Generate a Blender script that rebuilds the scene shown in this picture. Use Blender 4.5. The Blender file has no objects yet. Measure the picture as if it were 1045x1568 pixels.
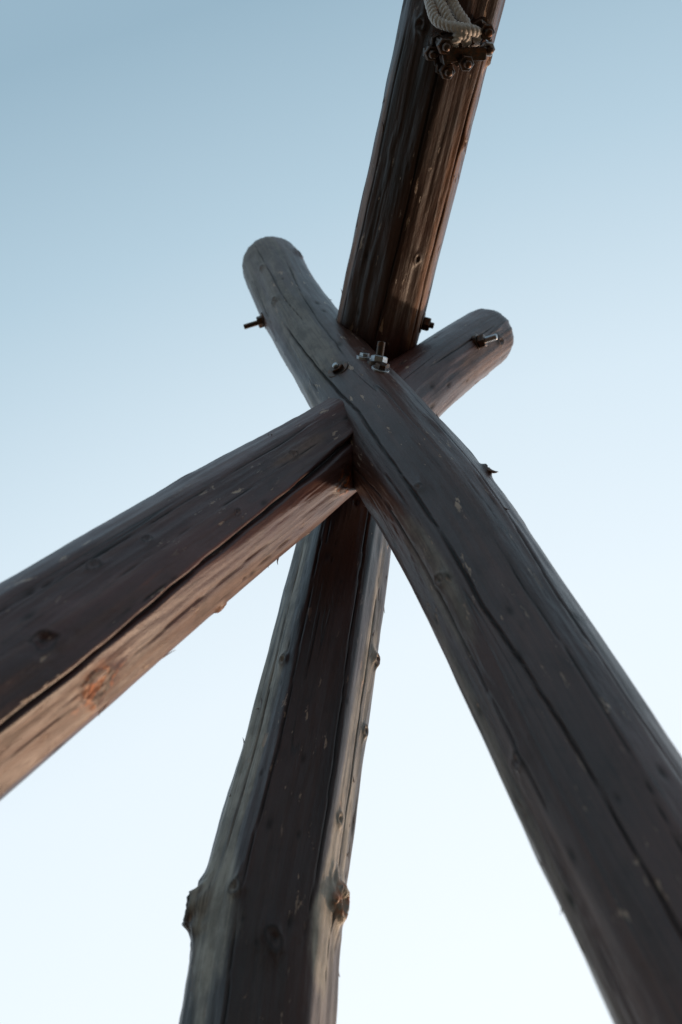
import bpy, math, numpy as np
from mathutils import Vector, Matrix
sc=bpy.context.scene
sc.view_settings.view_transform='Standard'
sc.view_settings.look='None'

# ------------------------------------------------------------------ helpers
def vnoise(x,y,z,seed=0):
    x,y,z=np.broadcast_arrays(x,y,z)
    xi=np.floor(x).astype(np.int64); yi=np.floor(y).astype(np.int64); zi=np.floor(z).astype(np.int64)
    fx=x-xi; fy=y-yi; fz=z-zi
    fx=fx*fx*(3-2*fx); fy=fy*fy*(3-2*fy); fz=fz*fz*(3-2*fz)
    def h(a,b,c):
        v=(a*374761393+b*668265263+c*1274126177+seed*362437)&0xffffffff
        v=((v^(v>>13))*1274126177)&0xffffffff
        v=((v^(v>>15))*668265263)&0xffffffff
        return (v^(v>>16))/4294967295.0
    r=0
    for a in (0,1):
        wx=fx if a else 1-fx
        for b in (0,1):
            wy=fy if b else 1-fy
            for c in (0,1):
                wz=fz if c else 1-fz
                r=r+wx*wy*wz*h(xi+a,yi+b,zi+c)
    return r*2-1

def catmull(K,t):
    K=np.asarray(K,float); n=len(K)
    i=np.clip(np.floor(t).astype(int),0,n-2); f=(t-i)
    if K.ndim>1: f=f[:,None]
    p1=K[i]; p2=K[i+1]
    p0=np.where((i>0)[:,None] if K.ndim>1 else i>0, K[np.maximum(i-1,0)], 2*p1-p2)
    p3=np.where((i<n-2)[:,None] if K.ndim>1 else i<n-2, K[np.minimum(i+2,n-1)], 2*p2-p1)
    if K.ndim>1:
        d=np.linalg.norm(p2-p1,axis=1)[:,None]
        d0=np.linalg.norm(p1-p0,axis=1)[:,None]; d2=np.linalg.norm(p3-p2,axis=1)[:,None]
        m1=((p2-p1)/d*d0+(p1-p0)/d0*d)/(d0+d)*d
        m2=((p3-p2)/d2*d+(p2-p1)/d*d2)/(d+d2)*d
    else:
        m1=(p2-p0)/2; m2=(p3-p1)/2
        m1=np.clip(m1,-abs(p2-p1)*2,abs(p2-p1)*2); m2=np.clip(m2,-abs(p2-p1)*2,abs(p2-p1)*2)
    f2=f*f; f3=f2*f
    return (2*f3-3*f2+1)*p1+(f3-2*f2+f)*m1+(-2*f3+3*f2)*p2+(f3-f2)*m2

def wrap(a): return (a+np.pi)%(2*np.pi)-np.pi

class Log: pass
REF=np.array([0.0,0.0,1.5])   # eye-level point under the frame: angle 0 of every log faces it

def make_log(name,pts,diam,tvis,seed,facets=(),cracks=(),knots=(),M=260,fine=.003,coarse=.02,ref=REF,cap0=.02,cap1=.01,worn_lit=(),nr=12,lump=1.0,pits=24):
    K=np.array(pts,float); Rk=np.array(diam,float)/2
    tt=np.linspace(0,len(K)-1,4000)
    C=catmull(K,tt); S=np.concatenate([[0],np.cumsum(np.linalg.norm(np.diff(C,axis=0),axis=1))])
    Ltot=S[-1]; svis=np.interp(tvis,tt,S)
    s=np.concatenate([np.arange(0,svis,fine),np.arange(svis,Ltot-coarse*.5,coarse),[Ltot]])
    t=np.interp(s,S,tt); c=catmull(K,t); R=catmull(Rk,t)
    T=np.gradient(c,s,axis=0); T/=np.linalg.norm(T,axis=1)[:,None]
    e1=ref-c; e1-=(e1*T).sum(1)[:,None]*T; e1/=np.linalg.norm(e1,axis=1)[:,None]
    e2=np.cross(e1,T)
    th=np.linspace(-np.pi,np.pi,M,endpoint=False)
    TT,SS=np.meshgrid(th,s); RR=R[:,None]*np.ones_like(TT); tg=t[:,None]*np.ones_like(TT)
    cx=np.cos(TT); sx=np.sin(TT)
    r=RR*(1+lump*.022*vnoise(cx*1.1+9,sx*1.1,SS*3.0,seed)+lump*.012*vnoise(cx*3,sx*3,SS*7,seed+1))
    for (a,d,ta,tb) in facets:
        aa=a+.12*vnoise(SS*1.2,0*SS,0*SS,seed+7)+.05*vnoise(SS*6,0*SS,0*SS,seed+9)
        dd=RR*d*(1+.012*vnoise(SS*4,0*SS+3,0*SS,seed+8)+.004*vnoise(SS*14,0*SS+3,0*SS,seed+10))
        cs=np.cos(wrap(TT-aa)); pl=np.where(cs>.3,dd/np.maximum(cs,.3),9)
        win=np.clip((tg-ta)/.35,0,1)*np.clip((tb-tg)/.35,0,1)
        k=.003
        hh=np.clip(.5+.5*(r-pl)/k,0,1)
        sm=r*(1-hh)+pl*hh-k*hh*(1-hh)
        r=r*(1-win)+np.where(pl>1,r,sm)*win
    r=r+.0009*vnoise(cx*10,sx*10,SS*5,seed+2)+.0008*vnoise(cx*7,sx*7,SS*20,seed+4)+.0003*vnoise(cx*38,sx*38,SS*9,seed+3)
    # rougher, torn strips of remaining bark fibre
    ro=vnoise(cx*5,sx*5,SS*2.5,seed+40); rm=np.clip((ro-.3)/.3,0,1)
    r=r+rm*(.0010*vnoise(cx*30,sx*30,SS*22,seed+41)+.0007*vnoise(cx*60,sx*60,SS*50,seed+42))
    dark=np.zeros_like(r); knot_glow=np.zeros_like(r)
    rng=np.random.RandomState(seed)
    cr=list(cracks)
    for i in range(nr):   # random short drying checks
        t0=rng.uniform(0,tvis); a=rng.uniform(-1.6,1.6); ln=rng.uniform(.25,.9)
        cr.append(([(t0,a),(t0+ln,a+rng.uniform(-.12,.12))],rng.uniform(.0006,.0011),rng.uniform(.0012,.003)))
    for path,w,dep in cr:
        tp=np.array([p[0] for p in path]); ap=np.array([p[1] for p in path])
        ac=np.interp(t,tp,ap)+.030*vnoise(s*4,0*s,0*s,seed+11)+.010*vnoise(s*28,0*s,0*s,seed+12)
        sA=np.interp(tp[0],t,s); sB=np.interp(tp[-1],t,s)
        win=np.clip((s-sA)/.08,0,1)*np.clip((sB-s)/.08,0,1)
        wv=w*(.5+.8*np.abs(vnoise(s*7,0*s,0*s,seed+13)))*np.sqrt(win+1e-6)
        dist=np.abs(wrap(TT-ac[:,None]))*RR
        g=np.exp(-(dist/wv[:,None])**2)*win[:,None]
        r=r-dep*g; dark=np.maximum(dark,g)
        if w>.0022:   # raised lip on one side of the deep splits
            sd_=wrap(TT-ac[:,None])*RR
            r=r+.0022*np.exp(-((sd_+w*2.2)/(w*2.0))**2)*win[:,None]*(.6+.6*vnoise(SS*10,0*SS,0*SS,seed+14))
    kn=[(k+(.18,))[:5] for k in knots]; nk=len(kn)
    for i in range(pits):
        kn.append((rng.uniform(0,tvis),rng.uniform(-1.5,1.5),rng.uniform(.002,.005),-rng.uniform(.0006,.0016),0))
    w1=vnoise(cx*14,sx*14,SS*60,seed+21); w2=.6+.6*vnoise(cx*40,sx*40,SS*200,seed+22)
    for ki,(kt,ka,size,h,orange) in enumerate(kn):
        ks=np.interp(kt,t,s); d=np.sqrt((wrap(TT-ka)*RR)**2+((SS-ks)*(.8 if ki<nk else .45))**2)
        if ki>=nk:
            g=np.exp(-(d/size)**2); r=r+h*g; dark=np.maximum(dark,.75*g); continue
        d=d*(1+.35*w1)
        r=r+h*np.exp(-(d/size)**2)-abs(h)*1.3*np.exp(-(d/(size*.38))**2)+abs(h)*.25*np.exp(-((d-size*.75)/(size*.16))**2)
        knot_glow=np.maximum(knot_glow,orange*np.exp(-(d/(size*.9))**2))
        dark=np.maximum(dark,.9*np.exp(-(d/(size*.26))**2)*w2)
        dark=np.maximum(dark,.7*np.exp(-((d-size*.62)/(size*.11))**2))
    worn_lit_m=np.zeros_like(r)  # pale areas: real wear, plus lit sides painted into the colour
    for (wt,wa,lt,la) in worn_lit:
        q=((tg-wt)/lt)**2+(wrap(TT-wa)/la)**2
        worn_lit_m=np.maximum(worn_lit_m,np.exp(-q))
    def caps(dst,cb):
        return np.where(dst<cb, np.sqrt(np.clip(1-((cb-dst)/cb)**2,0,1)),1)
    if cap0:
        r=r*(1-(1-caps(s,cap0))*min(.3,cap0/R[0]))[:,None]
    V=c[:,None,:]+r[:,:,None]*(cx[:,:,None]*e1[:,None,:]+sx[:,:,None]*e2[:,None,:])
    N=len(s); V=V.reshape(-1,3)
    idx=np.arange(N*M).reshape(N,M); n2=np.roll(idx,-1,axis=1)
    quads=np.stack([idx[:-1],idx[1:],n2[1:],n2[:-1]],-1).reshape(-1,4)
    exV=[];loops=[quads]; base=N*M
    co=np.stack([r*cx,r*sx,SS],-1).reshape(-1,3)
    exC=[]
    for end in (0,N-1):
        prev=idx[end]; sg=-1 if end==0 else 1
        for fr in (.97,.9,.75,.6,.45,.3,.15,.03):
            rr=r[end]*fr; off=sg*(.004*(1-fr**6)+.0015*vnoise(cx[end]*fr*20,sx[end]*fr*20,0*rr,seed+30))
            ring=c[end]+rr[:,None]*(cx[end][:,None]*e1[end]+sx[end][:,None]*e2[end])+off[:,None]*T[end]
            exV.append(ring); exC.append(np.stack([rr*cx[end],rr*sx[end],np.full(M,s[end])],-1))
            cur=base+np.arange(M); base+=M
            q=np.stack([prev,np.roll(prev,-1),np.roll(cur,-1),cur],-1)
            if end!=0: q=q[:,::-1]
            loops.append(q); prev=cur
    V=np.vstack([V]+exV); co=np.vstack([co]+exC); nx=len(V)-N*M
    Q=np.vstack(loops)
    me=bpy.data.meshes.new(name)
    me.vertices.add(len(V)); me.vertices.foreach_set("co",V.astype(np.float32).ravel())
    me.loops.add(Q.size); me.loops.foreach_set("vertex_index",Q.astype(np.int32).ravel())
    me.polygons.add(len(Q)); me.polygons.foreach_set("loop_start",(np.arange(len(Q))*4).astype(np.int32))
    me.polygons.foreach_set("loop_total",np.full(len(Q),4,np.int32))
    me.update(calc_edges=True); me.validate()
    me.polygons.foreach_set("use_smooth",np.ones(len(me.polygons),bool))
    a=me.attributes.new("logco",'FLOAT_VECTOR','POINT'); a.data.foreach_set("vector",co.astype(np.float32).ravel())
    for nm,arr,fill in (("crack",np.clip(dark,0,1),0.0),("knot_glow",knot_glow,0.0),("worn_lit",worn_lit_m,0.3)):
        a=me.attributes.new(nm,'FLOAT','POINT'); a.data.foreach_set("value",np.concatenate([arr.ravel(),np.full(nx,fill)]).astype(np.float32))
    ob=bpy.data.objects.new(name,me); sc.collection.objects.link(ob)
    L=Log(); L.ob=ob
    def surf(kt,ka,lift=0):
        i=int(np.argmin(abs(t-kt))); j=int(np.argmin(abs(wrap(th-ka))))
        n=math.cos(ka)*e1[i]+math.sin(ka)*e2[i]
        return Vector(c[i]+(r[i,j]+lift)*n),Vector(n),Vector(T[i])
    L.surf=surf
    return L

# ------------------------------------------------------------------ materials
def new_mat(name):
    m=bpy.data.materials.new(name); m.use_nodes=True
    nt=m.node_tree; b=nt.nodes["Principled BSDF"]; return m,nt,b
def N(nt,typ,**kw):
    n=nt.nodes.new(typ)
    for k,v in kw.items(): setattr(n,k,v)
    return n
def mth(nt,op,a,b=None,c=None,clamp=False):
    n=nt.nodes.new("ShaderNodeMath"); n.operation=op; n.use_clamp=clamp
    for i,v in enumerate((a,b,c)):
        if v is None: continue
        if isinstance(v,(int,float)): n.inputs[i].default_value=v
        else: nt.links.new(v,n.inputs[i])
    return n.outputs[0]
def mix(nt,f,a,b):
    n=nt.nodes.new("ShaderNodeMix"); n.data_type='RGBA'
    for sock,v in ((n.inputs[0],f),(n.inputs[6],a),(n.inputs[7],b)):
        if isinstance(v,(int,float)): sock.default_value=v
        elif isinstance(v,tuple): sock.default_value=(*v,1)
        else: nt.links.new(v,sock)
    return n.outputs[2]
def noise(nt,vec,scale,detail=3,rough=.55,stretch=(1,1,1),off=0):
    mp=nt.nodes.new("ShaderNodeMapping"); nt.links.new(vec,mp.inputs[0]); mp.inputs[3].default_value=stretch; mp.inputs[1].default_value=(off,off*.7,off*1.3)
    n=nt.nodes.new("ShaderNodeTexNoise"); n.inputs["Scale"].default_value=scale; n.inputs["Detail"].default_value=detail; n.inputs["Roughness"].default_value=rough
    nt.links.new(mp.outputs[0],n.inputs["Vector"]); return n.outputs["Fac"]
def ramp(nt,v,a,b):
    n=nt.nodes.new("ShaderNodeMapRange"); n.interpolation_type='SMOOTHSTEP'
    nt.links.new(v,n.inputs[0]); n.inputs[1].default_value=a; n.inputs[2].default_value=b; return n.outputs[0]

def wood(name,stain,red,off,weather_lit=.5,wcol=(0.34,.25,.18),streakc=(0.15,.065,.045),coat=.2):
    m,nt,b=new_mat(name)
    at=N(nt,"ShaderNodeAttribute",attribute_name="logco").outputs["Vector"]
    crack=N(nt,"ShaderNodeAttribute",attribute_name="crack").outputs["Fac"]
    knot_glow=N(nt,"ShaderNodeAttribute",attribute_name="knot_glow").outputs["Fac"]
    worn_lit=N(nt,"ShaderNodeAttribute",attribute_name="worn_lit").outputs["Fac"]
    streak=noise(nt,at,60,5,.65,(1,1,.035),off)
    fine=noise(nt,at,300,4,.7,(1,1,.03),off+3)
    patch=noise(nt,at,7,4,.6,(1,1,.3),off+5)
    patch2=noise(nt,at,16,6,.7,(1,1,.22),off+8)
    blot=noise(nt,at,34,5,.7,(1,1,.6),off+9)
    c=mix(nt,ramp(nt,patch,.35,.68),stain,red)
    c=mix(nt,mth(nt,'MULTIPLY',ramp(nt,streak,.42,.72),.5),c,streakc)
    c=mix(nt,mth(nt,'MULTIPLY',ramp(nt,blot,.5,.72),.35),c,(0.02,.009,.007))
    wm=mth(nt,'ADD',mth(nt,'MULTIPLY',worn_lit,.75),mth(nt,'MULTIPLY',patch2,.75))
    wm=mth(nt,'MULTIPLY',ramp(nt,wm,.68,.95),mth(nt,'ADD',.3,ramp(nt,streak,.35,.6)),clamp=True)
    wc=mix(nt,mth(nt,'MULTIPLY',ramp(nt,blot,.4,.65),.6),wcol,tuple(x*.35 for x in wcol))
    c=mix(nt,mth(nt,'MULTIPLY',wm,weather_lit),c,wc)
    fl=noise(nt,at,85,4,.65,(1,1,.25),off+13)
    fl2=noise(nt,at,9,2,.5,(1,1,.4),off+14)
    flm=mth(nt,'MULTIPLY',ramp(nt,fl,.63,.67),ramp(nt,fl2,.44,.58))
    c=mix(nt,mth(nt,'MULTIPLY',flm,.85),c,(0.50,.32,.22))
    hl=noise(nt,at,13,2,.4,(1,1,.02),off+20)
    hg=noise(nt,at,8,2,.5,(1,1,.5),off+24)
    hair=mth(nt,'SUBTRACT',1.0,ramp(nt,mth(nt,'ABSOLUTE',mth(nt,'SUBTRACT',hl,.5)),0.0,.0040))
    hair=mth(nt,'MULTIPLY',hair,ramp(nt,hg,.44,.58))
    c=mix(nt,mth(nt,'MULTIPLY',hair,.8),c,(0.012,.008,.007))
    c=mix(nt,mth(nt,'MULTIPLY',ramp(nt,fine,.50,.72),.4),c,(0.02,.011,.008))
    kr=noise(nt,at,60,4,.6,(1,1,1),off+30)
    c=mix(nt,mth(nt,'MULTIPLY',mth(nt,'MULTIPLY',ramp(nt,knot_glow,.05,.6),ramp(nt,kr,.46,.56)),.85),c,(0.65,.19,.045))  # orange of bare wood at knots, and of one painted bounce glow
    c=mix(nt,mth(nt,'MULTIPLY',crack,.92),c,(0.008,.006,.005))
    nt.links.new(c,b.inputs["Base Color"])
    ro=mth(nt,'ADD',.30,mth(nt,'MULTIPLY',blot,.25))
    ro=mth(nt,'ADD',ro,mth(nt,'MULTIPLY',wm,.22)); ro=mth(nt,'ADD',ro,mth(nt,'MULTIPLY',crack,.4),clamp=True)
    nt.links.new(ro,b.inputs["Roughness"])
    b.inputs["Specular IOR Level"].default_value=.42
    b.inputs["Coat Weight"].default_value=coat; b.inputs["Coat Roughness"].default_value=.27
    h=mth(nt,'ADD',mth(nt,'MULTIPLY',streak,.5),mth(nt,'MULTIPLY',fine,.5))
    h=mth(nt,'SUBTRACT',h,mth(nt,'MULTIPLY',hair,.9)); h=mth(nt,'SUBTRACT',h,mth(nt,'MULTIPLY',flm,.7))
    h=mth(nt,'ADD',h,mth(nt,'MULTIPLY',noise(nt,at,130,6,.75,(1,1,.45),off+40),.8))
    bp=N(nt,"ShaderNodeBump"); bp.inputs["Strength"].default_value=.5; bp.inputs["Distance"].default_value=.0020
    nt.links.new(h,bp.inputs["Height"]); nt.links.new(bp.outputs[0],b.inputs["Normal"]); nt.links.new(bp.outputs[0],b.inputs["Coat Normal"])
    return m
wood_r=wood("stained_log_wood_r",(0.060,.027,.021),(0.125,.050,.038),0,.65,(.32,.26,.21))
wood_l=wood("stained_log_wood_l",(0.070,.025,.021),(0.145,.044,.034),17,.45,(.32,.18,.125))
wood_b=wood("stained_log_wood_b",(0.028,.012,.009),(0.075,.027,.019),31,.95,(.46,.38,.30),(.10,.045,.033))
wood_m=wood("stained_log_wood_m",(0.028,.011,.008),(0.11,.034,.019),47,.6,(.42,.18,.09),(.10,.038,.024))  # pale tone is the sunlit orange of the beam, put into colour

def metal(name,col,rough,rust):
    m,nt,b=new_mat(name)
    tc=N(nt,"ShaderNodeTexCoord").outputs["Object"]
    n=noise(nt,tc,120,4,.65)
    c=mix(nt,mth(nt,'MULTIPLY',ramp(nt,n,.45,.65),rust),col,(0.22,.08,.03))
    nt.links.new(c,b.inputs["Base Color"]); b.inputs["Metallic"].default_value=.85
    nt.links.new(mth(nt,'ADD',rough,mth(nt,'MULTIPLY',n,.35)),b.inputs["Roughness"])
    bp=N(nt,"ShaderNodeBump"); bp.inputs["Strength"].default_value=.4; bp.inputs["Distance"].default_value=.0006
    nt.links.new(n,bp.inputs["Height"]); nt.links.new(bp.outputs[0],b.inputs["Normal"])
    return m
m_zinc=metal("galvanised_steel",(0.5,.5,.52),.18,.3)
m_dark=metal("rusted_dark_steel",(0.09,.065,.055),.2,.5)

# ------------------------------------------------------------------ geometry for hardware
class MB:
    def __init__(s): s.v=[];s.f=[];s.m=[];s.sm=[]
    def add(s,v,f,mi,smooth=False):
        b=len(s.v); s.v+= [tuple(x) for x in v]; s.f+=[tuple(int(i)+b for i in q) for q in f]; s.m+=[mi]*len(f); s.sm+=[smooth]*len(f)
    def lathe(s,p,d,prof,n,mi,smooth=True,rot=0):
        d=Vector(d).normalized(); a=d.orthogonal().normalized(); b=d.cross(a); v=[];f=[]
        for (h,r) in prof:
            for k in range(n):
                an=2*math.pi*k/n+rot; v.append(Vector(p)+d*h+(a*math.cos(an)+b*math.sin(an))*r)
        for i in range(len(prof)-1):
            for k in range(n):
                k2=(k+1)%n; f.append((i*n+k,i*n+k2,(i+1)*n+k2,(i+1)*n+k))
        f.append(tuple(range(n))[::-1]); f.append(tuple((len(prof)-1)*n+k for k in range(n)))
        s.add(v,f,mi,smooth)
    def rod(s,p,d,h0,h1,r,mi):
        prof=[(h0,r*.9)]; h=h0; k=0
        while h<h1-.002:
            h+=.0011; prof.append((h,r if k%2 else r*.84)); k+=1
        prof.append((h1,r*.7)); s.lathe(p,d,prof,20,mi)
    def hexnut(s,p,d,h0,h1,r,mi,rot=0):
        c=(h1-h0)*.14
        s.lathe(p,d,[(h0,r*.9),(h0+c,r),(h1-c,r),(h1,r*.88)],6,mi,False,rot)
    def washer(s,p,d,h0,h1,r,mi):
        s.lathe(p,d,[(h0,r*.97),(h0+.0006,r),(h1-.0006,r),(h1,r*.96)],32,mi,False)
    def box(s,p,ax,ay,az,sx,sy,sz,mi):
        v=[];bv=.88
        for z,q in ((-1,.95),(-.8,1),(.8,1),(1,.95)):
            for (x,y) in ((-1,-bv),(-bv,-1),(bv,-1),(1,-bv),(1,bv),(bv,1),(-bv,1),(-1,bv)):
                v.append(Vector(p)+ax*x*sx*q+ay*y*sy*q+az*z*sz)
        f=[tuple(range(8))[::-1],tuple(range(24,32))]+[(j*8+i,j*8+(i+1)%8,j*8+8+(i+1)%8,j*8+8+i) for i in range(8) for j in range(3)]
        s.add(v,f,mi)
    def tube(s,path,r,n,mi):
        path=[Vector(q) for q in path]; v=[];f=[]
        rr=r if hasattr(r,'__len__') else [r]*len(path)
        up=None
        for i,q in enumerate(path):
            t=(path[min(i+1,len(path)-1)]-path[max(i-1,0)]).normalized()
            if up is None: up=t.orthogonal().normalized()
            up=(up-t*up.dot(t)).normalized(); b=t.cross(up)
            for k in range(n):
                an=2*math.pi*k/n; v.append(q+(up*math.cos(an)+b*math.sin(an))*rr[i])
        for i in range(len(path)-1):
            for k in range(n):
                k2=(k+1)%n; f.append((i*n+k,i*n+k2,(i+1)*n+k2,(i+1)*n+k))
        f.append(tuple(range(n))[::-1]); f.append(tuple((len(path)-1)*n+k for k in range(n)))
        s.add(v,f,mi,True)
    def obj(s,name,mats,parent=None):
        me=bpy.data.meshes.new(name); me.from_pydata(s.v,[],s.f); 
        for m in mats: me.materials.append(m)
        me.polygons.foreach_set("material_index",s.m); me.polygons.foreach_set("use_smooth",s.sm); me.update()
        o=bpy.data.objects.new(name,me); sc.collection.objects.link(o)
        if parent: o.parent=parent
        return o

# ------------------------------------------------------------------ the log frame
frame=bpy.data.objects.new("log_swing_frame",None); sc.collection.objects.link(frame)

RP=[(-0.1798,0.7843,3.9343),(-0.1026,0.7936,3.6183),(0.0019,0.7945,3.2534),(0.0832,0.7912,2.9866),(0.1471,0.7907,2.7747),(0.2216,0.7990,2.4676),(0.2713,0.8064,2.2449),(0.3215,0.8129,2.0321),(0.78,.887,-.06)]
LP=[(.331,.8396,3.5905),(.1904,.8214,3.3380),(.0817,.8243,3.1645),(-.0354,.8058,2.9559),(-.2352,.7600,2.5762),(-.3749,.7414,2.3262),(-1.70,.565,-.06)]
BP=[(0.0381,0.9399,3.2333),(0.0065,0.9924,2.9906),(-0.0557,1.082,2.5632),(-0.0915,1.1319,2.3221),(-.1004,1.1594,2.1905),(-.40,1.627,-.06)]
MP=[(.0655,.7946,3.3807),(.0786,.7253,3.3816),(.1401,.4179,3.3814),(.1922,.1573,3.3816),(.683,-2.3,3.3816)]

leg_r=make_log("leg_log_long",RP,[.148,.150,.161,.177,.182,.179,.182,.184,.2],7.5,3,lump=.6,
   facets=[(.12,.95,1.2,8),(-.95,.955,3.4,8),(1.15,.97,2.8,8),(-.75,.96,.2,2.2)],
   cracks=[([(1.4,-.42),(2,-.36),(3,-.15),(4,-.2),(5,-.18),(6,-.02),(7.2,.02)],.0018,.007),
           ([(3.2,.98),(4,1.02),(5,.9),(6,.95),(7,1.0)],.0026,.008),
           ([(3.1,-.95),(4,-.75),(5,-.7),(6.4,-.66)],.0014,.004),
           ([(.1,-.2),(1,-.1),(1.7,.1)],.0011,.003),([(.6,.5),(2.4,.35)],.0011,.003),
           ([(4.6,.45),(6,.5),(7.3,.4)],.0011,.003)],
   knots=[(4.15,-.08,.010,.003),(4.72,-.55,.011,.004),(4.0,1.45,.010,.010),(1.15,-.35,.012,.004),(.6,-.3,.010,.003),(5.9,-.75,.012,.003),(2.2,.85,.009,.004),(.35,1.2,.016,.006)],
   worn_lit=[(.2,-.2,1.7,1.3),(1.7,-.2,.9,.8),(4.7,-.6,.7,.35),(2.6,-.9,.8,.35),(6,-1.15,1.5,.25)],cap0=.055)
leg_l=make_log("leg_log_cross",LP,[.133,.139,.153,.163,.177,.191,.204],5.15,11,
   facets=[(-.42,.94,2.4,6),(.85,.93,2.4,6),(.1,.95,0,2)],
   cracks=[([(2.5,.02),(3,.05),(3.5,.16),(4,.25),(4.6,.34),(5.3,.4)],.0036,.014),
           ([(.2,-.1),(1.6,-.25)],.0013,.004),([(3,-.75),(4.3,-.7),(5.2,-.8)],.0011,.003),
           ([(3.1,-.3),(4.6,-.25)],.0009,.002),([(3.6,.75),(5.2,.85)],.0012,.003)],
   knots=[(4.93,-.14,.016,-.004,.05),(4.8,.80,.024,.004,1.0),(3.8,-.05,.007,.002),(4.5,-.62,.011,.002,.05),(4.2,-.5,.009,.002,.05),(3.35,-.38,.010,.002,.05),(.35,.4,.012,.004),(3.95,1.3,.008,.006,.4),(3.14,.75,.024,.002,.8)],  # last entry is no knot: orange bounce light painted on the underside
   worn_lit=[(3.3,-.4,.25,.3),(4.4,1.1,1.0,.35),(4.85,.8,.4,.45),(.6,.6,.8,.7)],cap0=.045)  # scuffs on the face; along the underside, warm light painted as pale wood
leg_b=make_log("leg_log_rear",BP,[.155,.17,.178,.189,.189,.2],4.2,23,
   facets=[(.02,.9,0,6),(-.95,.93,0,6),(1.0,.92,0,6)],
   cracks=[([(.5,.42),(1.5,.45),(2,.5),(2.8,.55),(3.6,.5)],.0016,.005),([(.6,-.5),(2,-.42),(3.2,-.45),(4.2,-.4)],.0014,.004),
           ([(1.2,1.05),(2.6,1.1),(4,1.0)],.0014,.005),([(1,-1.0),(3,-.95)],.0012,.004)],
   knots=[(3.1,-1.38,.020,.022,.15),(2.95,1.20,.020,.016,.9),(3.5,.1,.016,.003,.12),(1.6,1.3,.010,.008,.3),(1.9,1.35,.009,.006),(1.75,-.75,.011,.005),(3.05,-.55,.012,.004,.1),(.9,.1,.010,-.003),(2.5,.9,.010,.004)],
   worn_lit=[(2.2,-1.05,1.8,.44),(2.4,1.08,1.8,.40),(3.4,-.85,.9,.5),(3.3,.9,.7,.42)])  # pale flanks: weathering together with sky reflection painted into the colour
beam=make_log("ridge_beam",MP,[.172,.175,.168,.168,.17],3.25,37,
   facets=[(.55,.93,0,5),(-.5,.93,0,5),(-1.4,.94,0,5)],nr=6,pits=16,
   cracks=[([(.1,.05),(1,.02),(2,.0),(3.4,.02)],.0015,.006),([(.2,-.95),(1.5,-.9),(3.2,-1.0)],.0016,.004),([(.4,1.0),(3,.95)],.0012,.003)],
   knots=[(2.85,.62,.012,.006),(2.75,-1.35,.012,.009),(1.5,-.55,.009,.003),(.8,-.2,.007,.002),(2.2,-1.1,.010,.004)],
   worn_lit=[(1.6,-1.05,1.6,.40),(1.5,1.2,1.5,.25)])  # sunlit strip on the right side, painted as orange wood
# far pair of legs carrying the other end of the beam
far=[]
far.append(make_log("leg_log_far_a",[(.30,-2.12,3.75),(.42,-2.14,3.45),(.70,-2.16,2.7),(1.65,-2.2,-.06)],[.15,.155,.17,.2],0.5,51,M=64,fine=.02,coarse=.03))
far.append(make_log("leg_log_far_b",[(.95,-2.25,3.75),(.86,-2.26,3.45),(.62,-2.28,2.7),(-.35,-2.3,-.06)],[.15,.155,.17,.2],0.5,57,M=64,fine=.02,coarse=.03))
for L,m in ((leg_r,wood_r),(leg_l,wood_l),(leg_b,wood_b),(beam,wood_m),(far[0],wood_r),(far[1],wood_l)):
    L.ob.data.materials.append(m); L.ob.parent=frame

# splinters and torn fibres standing off the edges
sp=MB(); rng=np.random.RandomState(4)
def splinter(L,t0,a,ln,w,lift):
    p,n,t=L.surf(t0,a,-.001); path=[];rad=[]
    sgn=1 if rng.rand()<.5 else -1
    for i in range(7):
        f=i/6; path.append(p+t*ln*f*sgn+n*lift*f*f+t.cross(n)*(.0015*math.sin(f*5)*sgn)); rad.append(w*(1-f)**.6+.0002)
    sp.tube(path,rad,5,0)
for L,tm in ((leg_r,7),(leg_l,5),(leg_b,4),(beam,3)):
    for i in range(18):
        a=rng.choice([-1,1])*rng.uniform(1.0,1.65)
        splinter(L,rng.uniform(.3,tm),a,rng.uniform(.008,.03),rng.uniform(.0006,.0015),rng.uniform(.001,.005))
splinter(leg_r,4.02,1.42,.016,.004,.010); splinter(leg_l,3.55,1.5,.008,.0016,.008)
sp.obj("splinters",[wood("splinter_wood",(.12,.05,.035),(.25,.12,.07),5,.3)],frame)

# bolts
hw=MB()
p,n,t=leg_r.surf(1.0,-1.32); d=(n+Vector((0,0,.05))).normalized()
hw.washer(p,d,-.004,.001,.019,1); hw.hexnut(p,d,.001,.013,.0135,1,.3); hw.rod(p,d,.01,.045,.0062,1)
p,n,t=leg_r.surf(2.40,.06)
hw.washer(p,n,-.003,.0015,.0205,1); hw.hexnut(p,n,.001,.008,.0125,1,.2); hw.rod(p,n,.006,.013,.006,0)
p,n,t=leg_r.surf(2.47,.92); d=(n*.8+Vector((-.1,-.1,.38))).normalized()
hw.washer(p,d,-.006,.002,.021,1); hw.hexnut(p,d,.002,.014,.0150,0,.1); hw.rod(p,d,.012,.040,.0075,1)
p2,n2,t2=leg_r.surf(2.37,.72)
hw.washer(p2,(n2+d).normalized(),-.003,.003,.014,0); hw.hexnut(p2,(n2+d).normalized(),.003,.009,.009,0,.4)
p3,n3,t3=leg_r.surf(2.58,.84)
hw.washer(p3,n3,-.003,.003,.016,0); hw.hexnut(p3,n3,.002,.011,.011,1,.4)
p,n,t=beam.surf(1.05,-1.45)
hw.washer(p,n,-.003,.002,.021,1); hw.hexnut(p,n,.002,.016,.0145,1,.5); hw.rod(p,n,.012,.024,.0065,1)
p,n,t=leg_l.surf(.68,.0); d=(n*.75+Vector((.6,0,-.1))).normalized()
hw.washer(p,d,-.006,.001,.018,1); hw.hexnut(p,d,.001,.015,.0145,1,.3); hw.rod(p,d,.01,.040,.0066,0)
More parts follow.
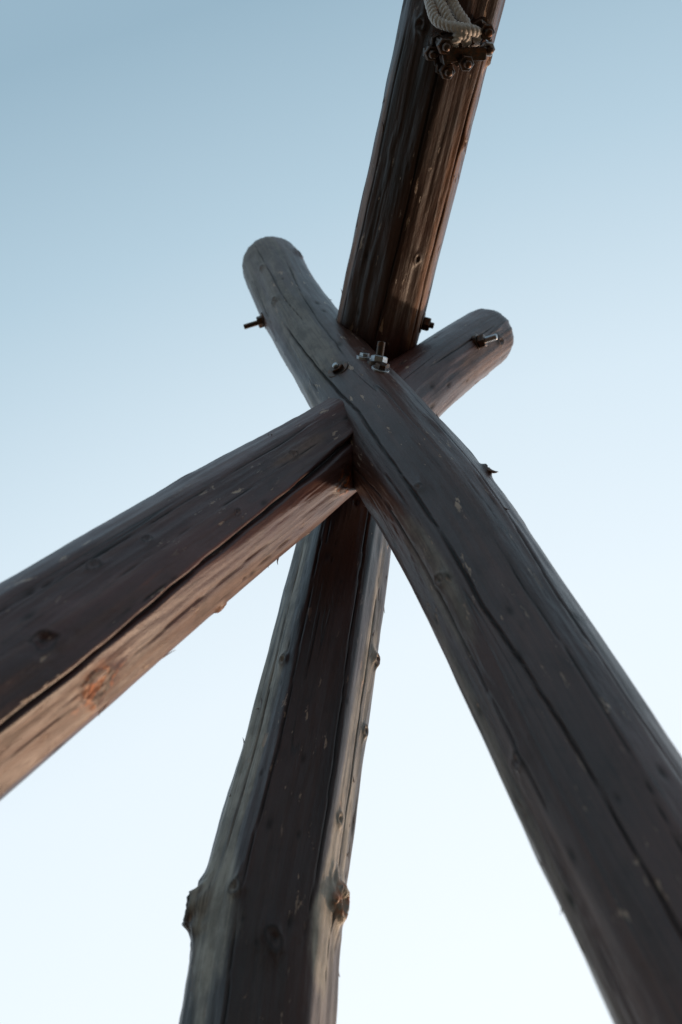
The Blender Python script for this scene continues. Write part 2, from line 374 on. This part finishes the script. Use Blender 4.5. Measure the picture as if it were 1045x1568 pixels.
hw.obj("bolts",[m_zinc,m_dark],frame)

# rope anchor: stacked clamp plates and nuts under the beam
cl=MB()
p,n,t=beam.surf(2.80,-.30); cb=n.cross(t).normalized()
q=p+n*.006
ta=(t+cb*.5).normalized(); ba=(cb-t*.5).normalized()
cl.box(q,ta,ba,n,.026,.050,.006,1)
cl.box(q+n*.022+t*.006+cb*.006,(t+cb*.8).normalized(),(cb-t*.8).normalized(),n,.015,.040,.008,1)
cl.box(q+n*.040-t*.012,(t+cb*.2).normalized(),(cb-t*.2).normalized(),n,.010,.034,.006,1)
cl.box(q+n*.030+cb*.030-t*.012,ta,ba,n,.020,.012,.014,1)
for (u,v,h,mi,r) in ((.014,.040,.056,1,.013),(.012,-.034,.044,1,.013),(-.020,.012,.060,1,.013),(-.016,-.034,.034,0,.012),(.002,.056,.022,1,.012),(-.028,.040,.040,1,.013)):
    o=q+ta*u+ba*v
    cl.rod(o,n,-.01,h+.014,.0065,1); cl.hexnut(o,n,.004,.016,r,mi,.2); cl.hexnut(o,n,h-.010,h+.003,r,mi,.7)
cl.obj("rope_clamp",[m_zinc,m_dark],frame)

# ------------------------------------------------------------------ twisted rope wrapped on the beam
m_rope,nt,bs=new_mat("pale_twisted_rope")
tc=N(nt,"ShaderNodeTexCoord").outputs["Object"]; rn=noise(nt,tc,300,4,.6)
nt.links.new(mix(nt,rn,(0.55,.47,.45),(0.9,.86,.84)),bs.inputs["Base Color"]); bs.inputs["Roughness"].default_value=.6
bp=N(nt,"ShaderNodeBump"); bp.inputs["Strength"].default_value=.6; bp.inputs["Distance"].default_value=.001
nt.links.new(rn,bp.inputs["Height"]); nt.links.new(bp.outputs[0],bs.inputs["Normal"])
rp=MB()
def rope(path,R=.0048,r=.0042,pitch=.020):
    P_=np.array([list(x) for x in path]); k=np.linspace(0,len(P_)-1,len(P_)*14); C=catmull(P_,k)
    S=np.concatenate([[0],np.cumsum(np.linalg.norm(np.diff(C,axis=0),axis=1))]); n=int(S[-1]/.0018)
    s=np.linspace(0,S[-1],n); C=np.stack([np.interp(s,S,C[:,i]) for i in range(3)],1)
    T=np.gradient(C,axis=0); T/=np.linalg.norm(T,axis=1)[:,None]
    a=np.cross(T,[.3,.5,.8]); a/=np.linalg.norm(a,axis=1)[:,None]; bb=np.cross(T,a)
    for j in range(3):
        ph=2*math.pi*(s/pitch+j/3)
        rp.tube(C+R*(np.cos(ph)[:,None]*a+np.sin(ph)[:,None]*bb),r,8,0)
for k,(a0,lift) in enumerate(((-.22,.018),(.0,.018),(.22,.018))):
    off=(k-1)*.019
    path=[q+n*.014-ba*(off)-ta*.004,q+n*.040+ta*.014-ba*off]
    for (tt,aa,lf) in ((2.90,a0-.02,.036),(2.96,a0+.12,.026),(3.0,a0+.24,lift),(3.010,a0+.4,.012),(3.014,a0+.6,.010)):
        path.append(beam.surf(tt,aa,lf)[0])
    for w in range(1,30):
        path.append(beam.surf(3.016+.0016*w+.008*k,a0+.6+w*.45,.009)[0])
    rope(path)
rp.obj("twisted_rope",[m_rope])

# ------------------------------------------------------------------ ground
g=MB()
n=140; ext=400.0
u=np.linspace(-1,1,n); xs=np.sign(u)*(np.abs(u)**3)*ext
X,Y=np.meshgrid(xs,xs); Z=.02*vnoise(X*.8,Y*.8,0*X,5)+ .6*vnoise(X*.02,Y*.02,0*X,6)*np.clip((np.hypot(X,Y)-8)/40,0,1)
vv=np.stack([X,Y,Z],-1).reshape(-1,3); ff=[(i*n+j,i*n+j+1,(i+1)*n+j+1,(i+1)*n+j) for i in range(n-1) for j in range(n-1)]
g.add(vv,ff,0,True)
mg,nt,bs=new_mat("dry_grass")
tc=N(nt,"ShaderNodeTexCoord").outputs["Object"]
c=mix(nt,ramp(nt,noise(nt,tc,3,6,.7),.35,.65),(0.08,.06,.03),(0.17,.115,.06)); nt.links.new(c,bs.inputs["Base Color"]); bs.inputs["Roughness"].default_value=.9
bp=N(nt,"ShaderNodeBump"); bp.inputs["Distance"].default_value=.03; nt.links.new(noise(nt,tc,60,5,.7),bp.inputs["Height"]); nt.links.new(bp.outputs[0],bs.inputs["Normal"])
g.obj("grass_ground",[mg])

# ------------------------------------------------------------------ sky and sun
EL,AZ=math.radians(6),math.radians(46)
w=bpy.data.worlds.new("World"); sc.world=w; w.use_nodes=True
nt=w.node_tree; bg=nt.nodes["Background"]
sky=N(nt,"ShaderNodeTexSky"); sky.sky_type='NISHITA'; sky.sun_disc=False
sky.sun_elevation=EL; sky.sun_rotation=AZ; sky.dust_density=1.0; sky.air_density=1
tc=N(nt,"ShaderNodeTexCoord").outputs["Generated"]
dp=N(nt,"ShaderNodeVectorMath",operation='DOT_PRODUCT'); nt.links.new(tc,dp.inputs[0]); dp.inputs[1].default_value=(.26,.92,-.05)
cr=N(nt,"ShaderNodeValToRGB"); nt.links.new(dp.outputs["Value"],cr.inputs[0])
E=cr.color_ramp.elements
E[0].position=0; E[0].color=(.30,.44,.54,1)
E[1].position=.76; E[1].color=(.86,.92,.965,1)
for pos,c in ((.18,(.45,.60,.70)),(.38,(.67,.79,.87)),(.56,(.80,.885,.94))):
    e=E.new(pos); e.color=(*c,1)
hz=N(nt,"ShaderNodeVectorMath",operation='SCALE'); nt.links.new(cr.outputs[0],hz.inputs[0]); hz.inputs[3].default_value=20.0
ad=N(nt,"ShaderNodeVectorMath",operation='ADD'); nt.links.new(sky.outputs[0],ad.inputs[0]); nt.links.new(hz.outputs[0],ad.inputs[1])
nt.links.new(ad.outputs[0],bg.inputs[0]); bg.inputs[1].default_value=.05

sd=bpy.data.lights.new("sun",'SUN'); sd.energy=2.1; sd.angle=math.radians(3); sd.color=(1,.72,.50)
so=bpy.data.objects.new("sun",sd); sc.collection.objects.link(so)
sv=Vector((math.sin(AZ)*math.cos(EL),math.cos(AZ)*math.cos(EL),math.sin(EL)))
so.rotation_euler=sv.to_track_quat('Z','Y').to_euler(); so.location=sv*30

# ------------------------------------------------------------------ camera
cd=bpy.data.cameras.new("camera"); cam=bpy.data.objects.new("camera",cd); sc.collection.objects.link(cam)
cam.location=(0,0,1.5); cam.rotation_euler=(math.radians(148),0,0)
cd.sensor_fit='VERTICAL'; cd.sensor_height=36; cd.lens=35; cd.clip_start=.02; cd.clip_end=2000
cd.dof.use_dof=True; cd.dof.focus_distance=1.62; cd.dof.aperture_fstop=3.6
sc.camera=cam
